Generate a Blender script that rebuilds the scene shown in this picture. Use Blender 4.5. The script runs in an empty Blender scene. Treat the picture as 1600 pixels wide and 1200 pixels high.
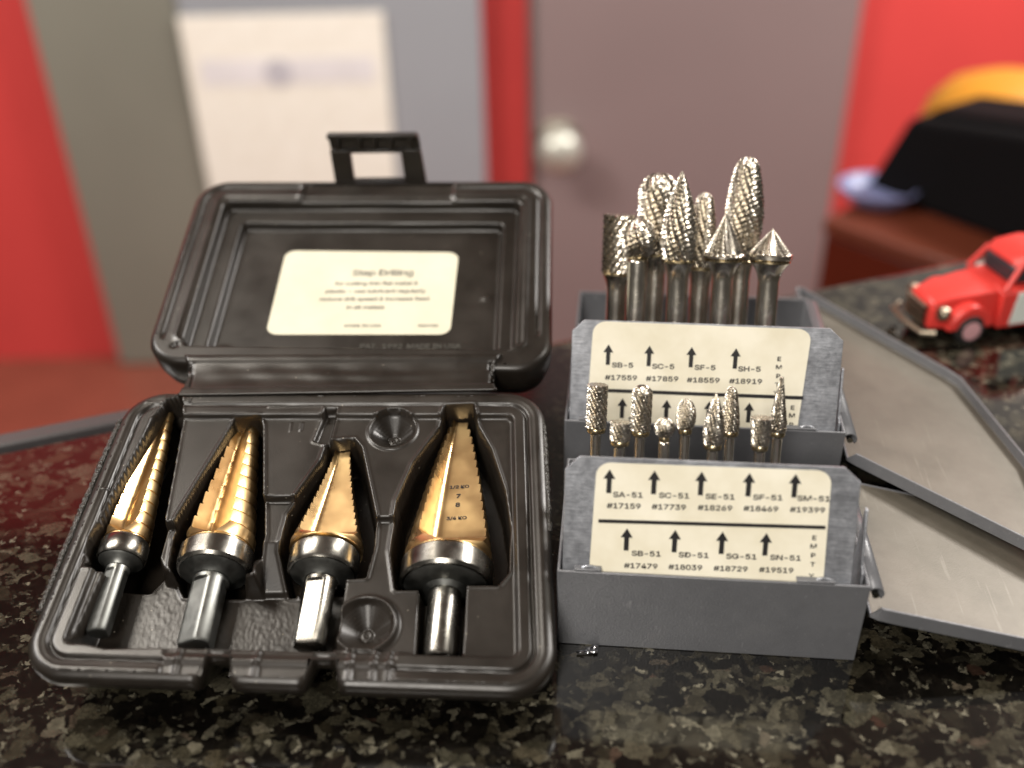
import bpy, bmesh, math, random
import numpy as np
from mathutils import Matrix, Vector
PI = math.pi
random.seed(7)
S = bpy.context.scene
COL = S.collection

# ------------------------------------------------------------------ camera
MM = 0.001
RW = ((0.9997225245, -0.0235557624, 0.0),
      (-0.0126809215, -0.5381869056, 0.8427301163),
      (-0.0198511504, -0.8424962793, -0.5383362807))      # columns: image right, image down, view direction
cam = bpy.data.cameras.new('camera'); camo = bpy.data.objects.new('camera', cam); COL.objects.link(camo)
cm = Matrix.Identity(4)
for r in range(3):
    cm[r][0] = RW[r][0]; cm[r][1] = -RW[r][1]; cm[r][2] = -RW[r][2]
cm[2][3] = 240.035 * MM
camo.matrix_world = cm
cam.sensor_width = 36.0; cam.lens = 36.0
cam.clip_start = 0.02; cam.clip_end = 60
cam.dof.use_dof = True; cam.dof.focus_distance = 0.330
cam.dof.aperture_fstop = cam.lens / 7.7            # an 8 mm wide pupil
S.camera = camo

# ------------------------------------------------------------------ light
w = bpy.data.worlds.new('World'); S.world = w; w.use_nodes = True
w.node_tree.nodes['Background'].inputs[0].default_value = (0.62, 0.56, 0.50, 1)
w.node_tree.nodes['Background'].inputs[1].default_value = 0.12
def area(name, loc, target, sx, sy, power, col):
    l = bpy.data.lights.new(name, 'AREA'); l.shape = 'RECTANGLE'; l.size = sx; l.size_y = sy
    l.energy = power; l.color = col
    o = bpy.data.objects.new(name, l); COL.objects.link(o); o.location = loc
    o.rotation_euler = (Vector(target) - Vector(loc)).to_track_quat('-Z', 'Y').to_euler()
    return o
area('ceiling_lamp_over_counter', (-0.74, 0.50, 1.36), (0, 0.30, 0), 0.34, 0.30, 13.0, (1.0, 0.92, 0.80))
area('ceiling_lamp_right', (0.95, 0.42, 1.15), (0, 0.33, 0), 0.16, 0.5, 6.0, (1.0, 0.95, 0.86))
area('lamp_behind_viewer', (-0.25, -0.75, 0.85), (0.03, 0.30, 0.03), 0.34, 0.34, 16.5, (1.0, 0.94, 0.86))
area('added_wall_fill_left', (-1.35, 0.60, 1.36), (-0.45, 2.0, -0.7), 0.5, 0.4, 40.0, (1.0, 0.95, 0.90))  # added fill that brightens the far wall, no known fixture
area('added_wall_fill_right', (1.55, 1.15, 1.36), (0.5, 2.0, -0.5), 0.6, 0.4, 74.0, (1.0, 0.95, 0.90))  # second added wall fill, set wide to stay out of the granite reflections
S.view_settings.view_transform = 'Standard'
S.view_settings.look = 'None'
S.view_settings.exposure = 0.0
S.view_settings.gamma = 1.0

# ------------------------------------------------------------------ materials
class NT:
    def __init__(s, name):
        s.m = bpy.data.materials.new(name); s.m.use_nodes = True
        s.t = s.m.node_tree; s.b = s.t.nodes['Principled BSDF']
    def n(s, typ, **kw):
        nd = s.t.nodes.new(typ)
        for k, v in kw.items():
            if k in nd.inputs.keys(): nd.inputs[k].default_value = v
            else: setattr(nd, k, v)
        return nd
    def l(s, a, b): s.t.links.new(a, b)
    def set(s, **kw):
        for k, v in kw.items(): s.b.inputs[k.replace('_', ' ')].default_value = v
        return s
    def coord(s, scale=(1, 1, 1), kind='Object'):
        tc = s.n('ShaderNodeTexCoord'); mp = s.n('ShaderNodeMapping'); mp.inputs['Scale'].default_value = scale
        s.l(tc.outputs[kind], mp.inputs[0]); return mp.outputs[0]
    def noise(s, vec, scale, detail=3, rough=.5):
        n = s.n('ShaderNodeTexNoise'); n.inputs['Scale'].default_value = scale; n.inputs['Detail'].default_value = detail
        n.inputs['Roughness'].default_value = rough; s.l(vec, n.inputs['Vector']); return n
    def ramp(s, fac, stops, interp='LINEAR'):
        r = s.n('ShaderNodeValToRGB'); e = r.color_ramp.elements; r.color_ramp.interpolation = interp
        while len(e) < len(stops): e.new(.5)
        for i, (p, c) in enumerate(stops):
            e[i].position = p; e[i].color = (*c, 1) if len(c) == 3 else c
        s.l(fac, r.inputs[0]); return r.outputs[0]
    def bump(s, h, strength, dist):
        b = s.n('ShaderNodeBump'); b.inputs['Strength'].default_value = strength; b.inputs['Distance'].default_value = dist
        s.l(h, b.inputs['Height']); s.l(b.outputs[0], s.b.inputs['Normal']); return b
    def maprange(s, v, a, b, c, d):
        m = s.n('ShaderNodeMapRange'); m.inputs[1].default_value = a; m.inputs[2].default_value = b
        m.inputs[3].default_value = c; m.inputs[4].default_value = d; s.l(v, m.inputs[0]); return m.outputs[0]
def g3(v): return (v, v, v)

def m_plastic():
    s = NT('black_moulded_plastic'); v = s.coord()
    n1 = s.noise(v, 1900, 2); n2 = s.noise(v, 45, 4, .6); n3 = s.noise(v, 9000, 1)
    c = s.ramp(n2.outputs[0], [(.3, (.008, .0062, .0046)), (.7, (.016, .0125, .0095))])
    vo = s.n('ShaderNodeTexVoronoi'); vo.inputs['Scale'].default_value = 620; s.l(v, vo.inputs['Vector'])
    sp = s.n('ShaderNodeSeparateColor'); s.l(vo.outputs['Color'], sp.inputs[0])
    a1 = s.ramp(vo.outputs['Distance'], [(.06, g3(1)), (.16, g3(0))]); a2 = s.ramp(sp.outputs[0], [(.955, g3(0)), (.965, g3(1))])
    mu = s.n('ShaderNodeMath', operation='MULTIPLY'); s.l(a1, mu.inputs[0]); s.l(a2, mu.inputs[1])
    dm = s.n('ShaderNodeMix', data_type='RGBA'); s.l(mu.outputs[0], dm.inputs[0]); s.l(c, dm.inputs[6]); dm.inputs[7].default_value = (.30, .27, .22, 1)
    s.l(dm.outputs[2], s.b.inputs['Base Color'])
    r = s.maprange(n2.outputs[0], .3, .7, .30, .42); s.l(r, s.b.inputs['Roughness'])
    s.set(Specular_IOR_Level=.46)
    s.bump(n1.outputs[0], .22, .00010); return s.m
def m_dust():
    s = NT('black_plastic_scuffed'); v = s.coord()
    n1 = s.noise(v, 1500, 2)
    s.set(Base_Color=(.02, .018, .015, 1), Roughness=.34, Specular_IOR_Level=.6)
    s.bump(n1.outputs[0], .8, .0006); return s.m
def m_gold():
    s = NT('titanium_nitride_gold'); v = s.coord((1, .15, 1)); v2 = s.coord()
    n = s.noise(v, 900, 2); n2 = s.noise(v2, 90, 3)
    c = s.ramp(n2.outputs[0], [(.3, (.64, .42, .20)), (.7, (.80, .57, .28))]); s.l(c, s.b.inputs['Base Color'])
    s.set(Metallic=1.0); r = s.maprange(n2.outputs[0], .3, .7, .25, .35); s.l(r, s.b.inputs['Roughness'])
    return s.m
def m_steel(name, col, r0, r1, metallic=1.0, scale=200, st=(1, 1, 1), bump=.12):
    s = NT(name); v = s.coord(st); n = s.noise(v, scale, 4, .6)
    c = s.ramp(n.outputs[0], [(.3, tuple(x * .72 for x in col)), (.7, col)]); s.l(c, s.b.inputs['Base Color'])
    s.set(Metallic=metallic); r = s.maprange(n.outputs[0], .3, .7, r0, r1); s.l(r, s.b.inputs['Roughness'])
    s.bump(n.outputs[0], bump, .0001); return s.m
def scratches(s, col_socket, v, lo, amount=.35):
    """sparse fine rubs lighter than the paint, in two directions"""
    out = col_socket
    for sc, rot in (((1, .04, 1), .5), ((1, .05, .3), -1.1)):
        mp = s.n('ShaderNodeMapping'); mp.inputs['Scale'].default_value = sc; mp.inputs['Rotation'].default_value = (0, .3, rot); s.l(v, mp.inputs[0])
        n = s.noise(mp.outputs[0], 420, 3, .7); m = s.ramp(n.outputs[0], [(.665, g3(0)), (.70, g3(amount))])
        k = s.n('ShaderNodeMix', data_type='RGBA'); s.l(m, k.inputs[0]); s.l(out, k.inputs[6]); k.inputs[7].default_value = (*lo, 1); out = k.outputs[2]
    return out
def m_paint():
    s = NT('grey_enamel_paint'); v = s.coord(); n = s.noise(v, 1400, 2); n2 = s.noise(v, 55, 7, .75)
    c = s.ramp(n2.outputs[0], [(.28, (.112, .115, .124)), (.55, (.134, .137, .147)), (.74, (.150, .152, .160))]); s.l(scratches(s, c, v, (.26, .26, .27)), s.b.inputs['Base Color'])
    s.set(Roughness=.36, Specular_IOR_Level=.5, Metallic=.15)
    s.bump(n.outputs[0], .5, .00018); return s.m
def m_paint_in():
    s = NT('grey_enamel_warm_lit'); v = s.coord(); n = s.noise(v, 2600, 2); n2 = s.noise(v, 60, 6, .72)  # same grey enamel; warm light on the lid floors put into the colour
    c = s.ramp(n2.outputs[0], [(.30, (.098, .087, .069)), (.5, (.118, .105, .084)), (.72, (.136, .122, .100))]); s.l(scratches(s, c, v, (.20, .185, .155)), s.b.inputs['Base Color'])
    s.set(Roughness=.42, Specular_IOR_Level=.5, Metallic=.3)
    s.bump(n.outputs[0], .45, .00010); return s.m
def m_galv():
    s = NT('bright_sheet_aluminium'); v = s.coord((.25, 1, 1)); v2 = s.coord(); n = s.noise(v, 1200, 3, .7); n2 = s.noise(v2, 420, 5, .75)
    vo = s.n('ShaderNodeTexVoronoi'); vo.inputs['Scale'].default_value = 700; s.l(v2, vo.inputs['Vector'])
    c = s.ramp(n2.outputs[0], [(.30, (.30, .315, .345)), (.52, (.37, .385, .42)), (.72, (.46, .475, .515))])
    lo = s.noise(v2, 48, 3, .6); sc_ = s.noise(s.coord((.05, 1, 1)), 2600, 2, .8)
    mm_ = s.n('ShaderNodeMix', data_type='RGBA', blend_type='MULTIPLY'); mm_.inputs[0].default_value = 1; s.l(c, mm_.inputs[6]); s.l(s.ramp(lo.outputs[0], [(.32, g3(.62)), (.66, g3(1.15))]), mm_.inputs[7])
    m2_ = s.n('ShaderNodeMix', data_type='RGBA', blend_type='MULTIPLY'); m2_.inputs[0].default_value = .6; s.l(mm_.outputs[2], m2_.inputs[6]); s.l(s.ramp(sc_.outputs[0], [(.35, g3(.7)), (.62, g3(1.25))]), m2_.inputs[7])
    s.l(m2_.outputs[2], s.b.inputs['Base Color'])
    s.set(Metallic=.7); r = s.maprange(n2.outputs[0], .3, .7, .34, .5); s.l(r, s.b.inputs['Roughness'])
    s.bump(n.outputs[0], .35, .00015); return s.m
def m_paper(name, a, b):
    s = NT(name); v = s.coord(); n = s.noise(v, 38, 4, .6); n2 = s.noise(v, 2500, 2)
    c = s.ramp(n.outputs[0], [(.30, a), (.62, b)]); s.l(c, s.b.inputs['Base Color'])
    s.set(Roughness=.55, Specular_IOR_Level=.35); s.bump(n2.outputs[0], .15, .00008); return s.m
def plain(name, col, rough=.5, metallic=0., spec=.5, nscale=6, var=.12, bump=0.):
    s = NT(name); v = s.coord(); n = s.noise(v, nscale, 3)
    c = s.ramp(n.outputs[0], [(.3, tuple(x * (1 - var) for x in col)), (.7, tuple(min(1, x * (1 + var)) for x in col))])
    s.l(c, s.b.inputs['Base Color']); s.set(Roughness=rough, Metallic=metallic, Specular_IOR_Level=spec)
    if bump: s.bump(s.noise(v, nscale * 20, 2).outputs[0], bump, .001)
    return s.m
def m_granite():
    s = NT('polished_dark_granite'); v = s.coord()
    d = s.noise(v, 130, 4, .65); mx = s.n('ShaderNodeMix', data_type='VECTOR'); mx.inputs[0].default_value = .008
    s.l(v, mx.inputs[4]); s.l(d.outputs['Color'], mx.inputs[5])
    def vor(scale, rot, sx, sy):
        ms = s.n('ShaderNodeMapping'); ms.inputs['Scale'].default_value = (sx, sy, 1); ms.inputs['Rotation'].default_value = (0, 0, rot); s.l(mx.outputs[1], ms.inputs[0])
        x = s.n('ShaderNodeTexVoronoi'); x.inputs['Scale'].default_value = scale; s.l(ms.outputs[0], x.inputs['Vector'])
        c = s.n('ShaderNodeSeparateColor'); s.l(x.outputs['Color'], c.inputs[0]); return c
    a = vor(118, .5, 1, 1.5); b = vor(260, -.6, 1, 1.3); e = vor(620, .2, 1, 1)
    fine = s.noise(v, 900, 4, .8); mid = s.noise(v, 220, 4, .7)
    K = (.0030, .0026, .0022)
    ca = s.ramp(a.outputs[0], [(0, K), (.42, (.006, .005, .004)), (.46, (.024, .021, .014)), (.58, (.048, .044, .030)), (.66, (.016, .013, .009)), (.80, (.036, .032, .021)), (.86, (.078, .071, .050)), (1, (.042, .034, .021))])
    cb = s.ramp(b.outputs[0], [(0, K), (.50, (.007, .006, .0045)), (.60, (.026, .022, .014)), (.84, (.056, .050, .034)), (.93, (.12, .11, .08)), (1, (.028, .012, .008))])
    ce = s.ramp(e.outputs[0], [(0, K), (.62, (.010, .008, .006)), (.90, (.06, .055, .04)), (1.0, (.19, .175, .13))])
    k = s.n('ShaderNodeMix', data_type='RGBA'); s.l(s.ramp(a.outputs[1], [(.40, g3(0)), (.50, g3(1))]), k.inputs[0]); s.l(ca, k.inputs[6]); s.l(cb, k.inputs[7])
    kk = s.n('ShaderNodeMix', data_type='RGBA'); s.l(s.ramp(b.outputs[1], [(.62, g3(0)), (.72, g3(1))]), kk.inputs[0]); s.l(k.outputs[2], kk.inputs[6]); s.l(ce, kk.inputs[7])
    k2 = s.n('ShaderNodeMix', data_type='RGBA', blend_type='MULTIPLY'); k2.inputs[0].default_value = 1
    s.l(kk.outputs[2], k2.inputs[6]); s.l(s.ramp(fine.outputs[0], [(.32, g3(.45)), (.68, g3(1.4))]), k2.inputs[7])
    k3 = s.n('ShaderNodeMix', data_type='RGBA', blend_type='MULTIPLY'); k3.inputs[0].default_value = 1
    s.l(k2.outputs[2], k3.inputs[6]); s.l(s.ramp(mid.outputs[0], [(.34, g3(.45)), (.64, g3(.92))]), k3.inputs[7])
    s.l(k3.outputs[2], s.b.inputs['Base Color'])
    s.set(Roughness=.09, Specular_IOR_Level=.78); s.bump(s.noise(v, 90, 2).outputs[0], .05, .0004); return s.m

M = dict(plastic=m_plastic(), scuffed=m_dust(), gold=m_gold(),
    collar=m_steel('ground_steel_collar', (.27, .26, .235), .20, .30, st=(1, 1, 1)),
    oxide=m_steel('dark_oxide_steel', (.21, .215, .205), .34, .46),
    carbide=m_steel('tungsten_carbide', (.56, .515, .44), .22, .32, scale=500, bump=.03),
    shank=m_steel('tarnished_steel_shank', (.72, .68, .60), .16, .28, scale=150, st=(1, 1, .6), bump=.04),
    braze=m_steel('brazed_brass_tinted_ring', (.52, .43, .27), .2, .34, scale=500),
    paint=m_paint(), inside=m_paint_in(), galv=m_galv(),
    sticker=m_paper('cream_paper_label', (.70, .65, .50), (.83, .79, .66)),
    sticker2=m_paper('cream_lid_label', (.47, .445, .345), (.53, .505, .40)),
    ink=plain('black_ink', (.010, .009, .010), .45, nscale=80),
    greyink=plain('faded_grey_ink', (.13, .125, .105), .6, nscale=80),
    embossed=plain('embossed_black_plastic', (.05, .048, .042), .3, nscale=200),
    granite=m_granite())

# ------------------------------------------------------------------ helpers
def link(o, parent=None):
    COL.objects.link(o)
    if parent: o.parent = parent
    return o
def mesh_obj(name, verts, faces, mat, parent=None, smooth=None, mm=True, label=None):
    me = bpy.data.meshes.new(name)
    v = np.asarray(verts, float) * (MM if mm else 1)
    me.from_pydata(v.tolist(), [], faces if isinstance(faces, list) else faces.tolist())
    me.validate(); me.update()
    fix_normals(me)
    if mat: me.materials.append(mat)
    if smooth is not None:
        if smooth >= 180: me.shade_smooth()
        else:
            me.shade_smooth(); me.set_sharp_from_angle(angle=math.radians(smooth))
    o = bpy.data.objects.new(name, me); link(o, parent)
    if label: o['label'] = label
    return o
def fix_normals(me):
    bm = bmesh.new(); bm.from_mesh(me); bmesh.ops.recalc_face_normals(bm, faces=bm.faces); bm.to_mesh(me); bm.free()
def thing(name, label, cat, mat4=None, group=None):
    o = bpy.data.objects.new(name, None); o.empty_display_size = .01; link(o)
    if mat4 is not None: o.matrix_world = mat4
    o['label'] = label; o['category'] = cat
    if group: o['group'] = group
    return o
def tag(o, label=None, cat=None, group=None, kind=None):
    for k, v in (('label', label), ('category', cat), ('group', group), ('kind', kind)):
        if v: o[k] = v
    return o
def frame(org, x, y, z):
    m = Matrix.Identity(4)
    for r in range(3): m[r][0] = x[r]; m[r][1] = y[r]; m[r][2] = z[r]; m[r][3] = org[r] * MM
    return m
class MB:
    """collects boxes, prisms, tubes and lathes; build() links them as one mesh (mm)"""
    def __init__(s): s.v = []; s.f = []
    def add(s, v, f):
        k = len(s.v); s.v += [tuple(p) for p in v]; s.f += [tuple(i + k for i in q) for q in f]; return s
    def box(s, x0, x1, y0, y1, z0, z1):
        return s.add([(x0, y0, z0), (x1, y0, z0), (x1, y1, z0), (x0, y1, z0), (x0, y0, z1), (x1, y0, z1), (x1, y1, z1), (x0, y1, z1)],
                     [(0, 3, 2, 1), (4, 5, 6, 7), (0, 1, 5, 4), (1, 2, 6, 5), (2, 3, 7, 6), (3, 0, 4, 7)])
    def prism(s, poly, a, b, fn=lambda p, t: (p[0], p[1], t)):
        n = len(poly)
        v = [fn(p, a) for p in poly] + [fn(p, b) for p in poly]
        return s.add(v, [tuple(range(n - 1, -1, -1)), tuple(range(n, 2 * n))] + [(i, (i + 1) % n, (i + 1) % n + n, i + n) for i in range(n)])
    def tube(s, pts, r, n=10):
        pts = [Vector(p) for p in pts]; v = []; f = []
        for i, p in enumerate(pts):
            d = (pts[min(i + 1, len(pts) - 1)] - pts[max(i - 1, 0)]).normalized()
            a = d.orthogonal().normalized() if i == 0 else (a - d * a.dot(d)).normalized()
            b = d.cross(a); rr = r[i] if isinstance(r, (list, tuple)) else r
            v += [p + (a * math.cos(2 * PI * k / n) + b * math.sin(2 * PI * k / n)) * rr for k in range(n)]
        for i in range(len(pts) - 1):
            for k in range(n): f.append((i * n + k, i * n + (k + 1) % n, (i + 1) * n + (k + 1) % n, (i + 1) * n + k))
        f += [tuple(range(n - 1, -1, -1)), tuple(range((len(pts) - 1) * n, len(pts) * n))]
        return s.add(v, f)
    def lathe(s, prof, n=48, org=(0, 0, 0)):
        """prof: (radius, z) about z"""
        v = []; f = []; m = len(prof)
        for r, z in prof:
            v += [(org[0] + max(r, 1e-4) * math.cos(2 * PI * k / n), org[1] + max(r, 1e-4) * math.sin(2 * PI * k / n), org[2] + z) for k in range(n)]
        for i in range(m - 1):
            for k in range(n): f.append((i * n + k, i * n + (k + 1) % n, (i + 1) * n + (k + 1) % n, (i + 1) * n + k))
        f += [tuple(range(n - 1, -1, -1)), tuple(range((m - 1) * n, m * n))]
        return s.add(v, f)
    def build(s, name, mat, parent=None, smooth=35, bevel=0, seg=2, label=None):
        o = mesh_obj(name, s.v, [list(q) for q in s.f], mat, parent, smooth, label=label)
        if bevel:
            b = o.modifiers.new('bevel', 'BEVEL'); b.width = bevel * MM; b.segments = seg; b.limit_method = 'ANGLE'; b.angle_limit = math.radians(40)
            b.harden_normals = False
        return o
def text(name, body, size, mat, parent, m4, sx=1.0, depth=.02, align='LEFT', label=None, bold=.026):
    """flat lettering as a mesh; set at unit size and scaled down so the outlines stay exact"""
    c = bpy.data.curves.new('t', 'FONT'); c.body = body; c.size = 1.0; c.align_x = align; c.extrude = 0; c.resolution_u = 4; c.space_character = .95
    if FONT: c.font = FONT
    t = bpy.data.objects.new('t', c); COL.objects.link(t)
    bpy.context.view_layer.update()
    me = bpy.data.meshes.new_from_object(t.evaluated_get(bpy.context.evaluated_depsgraph_get()))
    bpy.data.objects.remove(t); bpy.data.curves.remove(c)
    k = size * MM * TEXT_SCALE
    # the printed strokes are bolder than the font's: lay the same outline down again, shifted by a hair
    V0 = np.array([v.co[:] for v in me.vertices]); F0 = [list(p.vertices) for p in me.polygons]; V = []; F = []
    for q, (dx, dy) in enumerate(((bold, 0), (-bold, 0), (0, bold), (0, -bold))):
        F += [[i + len(V0) * q for i in f] for f in F0]; V.append(V0 * (k * sx, k, 0) + (dx * k, dy * k, (depth + q * .002) * MM))
    bpy.data.meshes.remove(me); me = bpy.data.meshes.new(name); me.from_pydata(np.vstack(V).tolist(), [], F); me.update()
    me.name = name; me.materials.clear(); me.materials.append(mat)
    o = bpy.data.objects.new(name, me); link(o, parent)
    o.matrix_local = m4
    if label: o['label'] = label
    return o
TEXT_SCALE = 1.22
def loc4(x, y, z, rz=0.): return Matrix.Translation((x * MM, y * MM, z * MM)) @ Matrix.Rotation(rz, 4, 'Z')
def sd_poly(P, X, Y):
    """signed distance to a polygon (negative inside) for arrays"""
    P = np.asarray(P, float); d = np.full(X.shape, 1e9); inside = np.zeros(X.shape, bool); n = len(P)
    for i in range(n):
        a = P[i]; b = P[(i + 1) % n]; e = b - a
        wx = X - a[0]; wy = Y - a[1]; t = np.clip((wx * e[0] + wy * e[1]) / (e @ e), 0, 1)
        d = np.minimum(d, (wx - e[0] * t) ** 2 + (wy - e[1] * t) ** 2)
        c = ((a[1] > Y) != (b[1] > Y)) & (X < (b[0] - a[0]) * (Y - a[1]) / (b[1] - a[1] + 1e-12) + a[0])
        inside ^= c
    d = np.sqrt(d); return np.where(inside, -d, d)
def inset_poly(P, r):
    P = [Vector((p[0], p[1])) for p in P]; n = len(P); out = []
    for i in range(n):
        a, b, c = P[i - 1], P[i], P[(i + 1) % n]
        d1 = (b - a).normalized(); d2 = (c - b).normalized(); n1 = Vector((-d1.y, d1.x)); n2 = Vector((-d2.y, d2.x))
        k = (n1 + n2).normalized(); out.append(b + k * (r / max(.2, k.dot(n1))))
    return [(p.x, p.y) for p in out]
def round_loop(P, r, off=0., arc=12, step=2.0):
    """outline of a CCW polygon with corners of radius r, grown by off"""
    Q = inset_poly(P, r); n = len(Q); R = r + off; out = []
    for i in range(n):
        a, b, c = Vector(Q[i - 1]), Vector(Q[i]), Vector(Q[(i + 1) % n])
        d1 = (b - a).normalized(); d2 = (c - b).normalized()
        a1 = math.atan2(-d1.x, d1.y); a2 = math.atan2(-d2.x, d2.y)
        while a2 < a1: a2 += 2 * PI
        for k in range(arc + 1):
            t = a1 + (a2 - a1) * k / arc; out.append((b.x + R * math.cos(t), b.y + R * math.sin(t)))
        L = (c - b).length; m = max(1, int(L / step)); nx, ny = math.cos(a2), math.sin(a2)
        for k in range(1, m): out.append((b.x + (c.x - b.x) * k / m + R * nx, b.y + (c.y - b.y) * k / m + R * ny))
    return out
def sstep(t): t = np.clip(t, 0, 1); return t * t * (3 - 2 * t)

def sans():
    """Blender's own bundled sans font when it is there, else the built-in one"""
    import os
    try:
        p = os.path.join(bpy.utils.resource_path('LOCAL'), 'datafiles', 'fonts', 'Inter.woff2')
        if os.path.exists(p): return bpy.data.fonts.load(p)
    except Exception: pass
    return None
FONT = sans()

# ------------------------------------------------------------------ room: counter, wall, floor, doors
def struct(o): o['kind'] = 'structure'; return o
# counter: far edge runs from (-400,320) to (700,620) in mm
e0, e1 = (-620, 195.5), (900, 717)
mb = MB(); mb.prism([(-620, -420), (900, -420), e1, e0], -40, 0)
ct = mb.build('granite_countertop', M['granite'], None, 35, bevel=6, seg=4); struct(ct)
ed = MB(); ed.prism([(-620, 196.7), (-60, 388.8), (-63, 397.4), (-623, 205.3)], -12, .4)  # highlight on the counter's back edge, put in as a separate grey strip
struct(ed.build('counter_edge_highlight', plain('painted_edge_highlight', (.05, .045, .047), .5), None, 35, bevel=1.2))
mb = MB(); mb.prism([(-560, -380), (860, -380), (860, 640), (-560, 165)], -943, -41)
struct(mb.build('counter_base', plain('dark_cabinet_laminate', (.05, .03, .025), .5), None, 35))
red = plain('red_wall_paint', (.62, .060, .056), .45, nscale=3, var=.05)
mb = MB(); mb.box(-2600, -500, 2010, 2100, -944, 1460); struct(mb.build('red_wall', red))
mb = MB(); mb.box(668, 2600, 2010, 2100, -944, 500); struct(mb.build('red_wall', red))
mb = MB(); mb.box(-500, 668, 2010, 2100, -944, 1090); struct(mb.build('red_wall', red))
white = plain('grey_for_reflections', (.10, .09, .08), .6, nscale=3, var=.04)  # unseen upper wall pieces, added grey to keep red out of reflections
mb = MB(); mb.box(-500, 668, 2011, 2100, 1090, 1460); struct(mb.build('reflected_upper_wall', white))
mb = MB(); mb.box(669, 2600, 2011, 2100, 501, 1460); struct(mb.build('reflected_upper_wall', white))
mb = MB(); mb.box(-2600, 2600, -600, 2100, 1462, 1500); struct(mb.build('ceiling', plain('grey_ceiling', (.22, .20, .175), .8)))
mb = MB(); mb.box(-2600, 2600, -600, 2010, -1000, -944)
struct(mb.build('floor', plain('red_brown_floor', (.20, .055, .035), .35, nscale=8)))

d = thing('office_door', 'blurred grey door with a round steel knob between red walls', 'door', loc4(356, 2008, -944))
mauve = plain('mauve_grey_door_paint', (.235, .172, .170), .42, nscale=2, var=.06)
MB().box(-310, 310, -42, 0, 4, 2030).build('door_leaf', mauve, d, bevel=2)
kb = MB(); kb.lathe([(3, 0), (31, 0), (31, 5), (14, 8), (12, 30), (25, 38), (34, 50), (34, 60), (26, 70), (12, 75), (1, 76)], 32)
k = kb.build('door_knob', plain('pale_satin_knob', (.60, .60, .53), .38, metallic=.55), d, 40)
k.matrix_local = Matrix.Translation((-.254, -.042, .498)) @ Matrix.Scale(1.25, 4) @ Matrix.Rotation(PI / 2, 4, 'X')

kr = MB(); kr.lathe([(1, 0), (40, 0), (42, 3), (36, 7), (1, 7.5)], 32); ro = kr.build('knob_rosette', m_steel('dull_brass', (.30, .26, .20), .35, .5), d, 40)
ro.matrix_local = Matrix.Translation((-.254, -.0425, .498)) @ Matrix.Rotation(PI / 2, 4, 'X')
MB().box(-309, -297, -46, -42.5, 10, 2025).build('edge_strip', m_steel('door_edge_metal', (.35, .33, .32), .4, .5), d)

gd = thing('grey_double_door', 'blurred grey double door behind the open black case, white notice on it', 'door', loc4(-458, 2008, -944))
MB().box(-417, -144, -40, 0, 4, 2030).build('door_leaf', plain('grey_paint_olive_light', (.205, .20, .165), .30, nscale=2, var=.1), gd, bevel=2, label='grey left leaf, reflected light painted as olive')  # olive tint is reflected light put into the grey door colour
MB().box(-141, 416, -40, 0, 4, 2030).build('door_leaf', plain('grey_paint_blue_light', (.30, .31, .335), .35, nscale=2, var=.06), gd, bevel=2, label='grey right leaf, reflected light painted as blue')  # bluish tint likewise: reflected light put into the door colour
nt = thing('notice_sheet', 'large blurred white notice sheet hanging on the grey double door', 'notice', loc4(-410, 1962, -222))
MB().box(-190, 188, -3, 0, -700, 30).build('sheet', m_paper('white_notice_paper', (.80, .75, .66), (.86, .82, .74)), nt)
ntp = plain('printed_lilac_band', (.70, .67, .68), .6)
MB().box(-165, 165, -4.2, -3.2, -98, -50).build('printed_band', ntp, nt)
MB().lathe([(1, 0), (17, 0), (17, 1), (1, 1)], 24).build('emblem', plain('grey_print', (.50, .48, .52), .6), nt).matrix_local = Matrix.Translation((-.018, -.0045, -.076)) @ Matrix.Scale(1.5, 4) @ Matrix.Rotation(PI / 2, 4, 'X')

# desk with black bag, yellow hat and pale bowl on it
A = math.radians(-50)
dk = thing('wooden_desk', 'blurred red brown wooden desk in the right background', 'desk', loc4(332, 1000, -944, A))
wood = plain('red_brown_stained_wood', (.060, .007, .002), .35, nscale=5, var=.3)
woodt = plain('red_brown_desk_top', (.105, .024, .011), .4, nscale=5, var=.2)
MB().box(3, 620, 3, 300, 0, 726).build('cabinet', wood, dk, bevel=3)
MB().box(0, 640, 0, 310, 727, 744).build('desk_top', woodt, dk, bevel=4)
bk = thing('black_tool_bag', 'black slanted bag standing on the blurred wooden desk', 'bag', loc4(394, 1073, -199.5, math.radians(-56)))
blk = plain('black_fabric', (.004, .0035, .004), .9, spec=.1)
mb = MB(); mb.prism([(2, 0), (330, 0), (330, 128), (42, 92)], 0, 120, lambda p, t: (p[0], t, p[1])); mb.build('bag_body', blk, bk, bevel=8, seg=3)
mb = MB(); mb.prism([(50, 94.4), (320, 127.8), (320, 133), (58, 101)], 20, 100, lambda p, t: (p[0], t, p[1])); mb.build('top_flap', blk, bk, bevel=3)
yd = thing('yellow_hard_hat', 'orange yellow rounded hat showing above the black bag, out of focus', 'hat', loc4(592, 1180, -199.5, A))
mb = MB(); mb.lathe([(104, 0), (106, 3), (100, 6), (98, 30), (90, 58), (70, 79), (40, 90), (1, 94)], 40); mb.build('dome', plain('orange_yellow_plastic', (.50, .21, .012), .5), yd, 50)
bc = thing('blue_white_bowl', 'small blurred blue and white bowl at the left end of the desk', 'bowl', loc4(398, 1035, -199.5))
mb = MB(); mb.lathe([(20, 0), (26, 2), (36, 10), (42, 20), (40, 20), (32, 10), (1, 5)], 32); mb.build('bowl', plain('pale_blue_glaze', (.18, .20, .36), .4), bc, 50)

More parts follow.
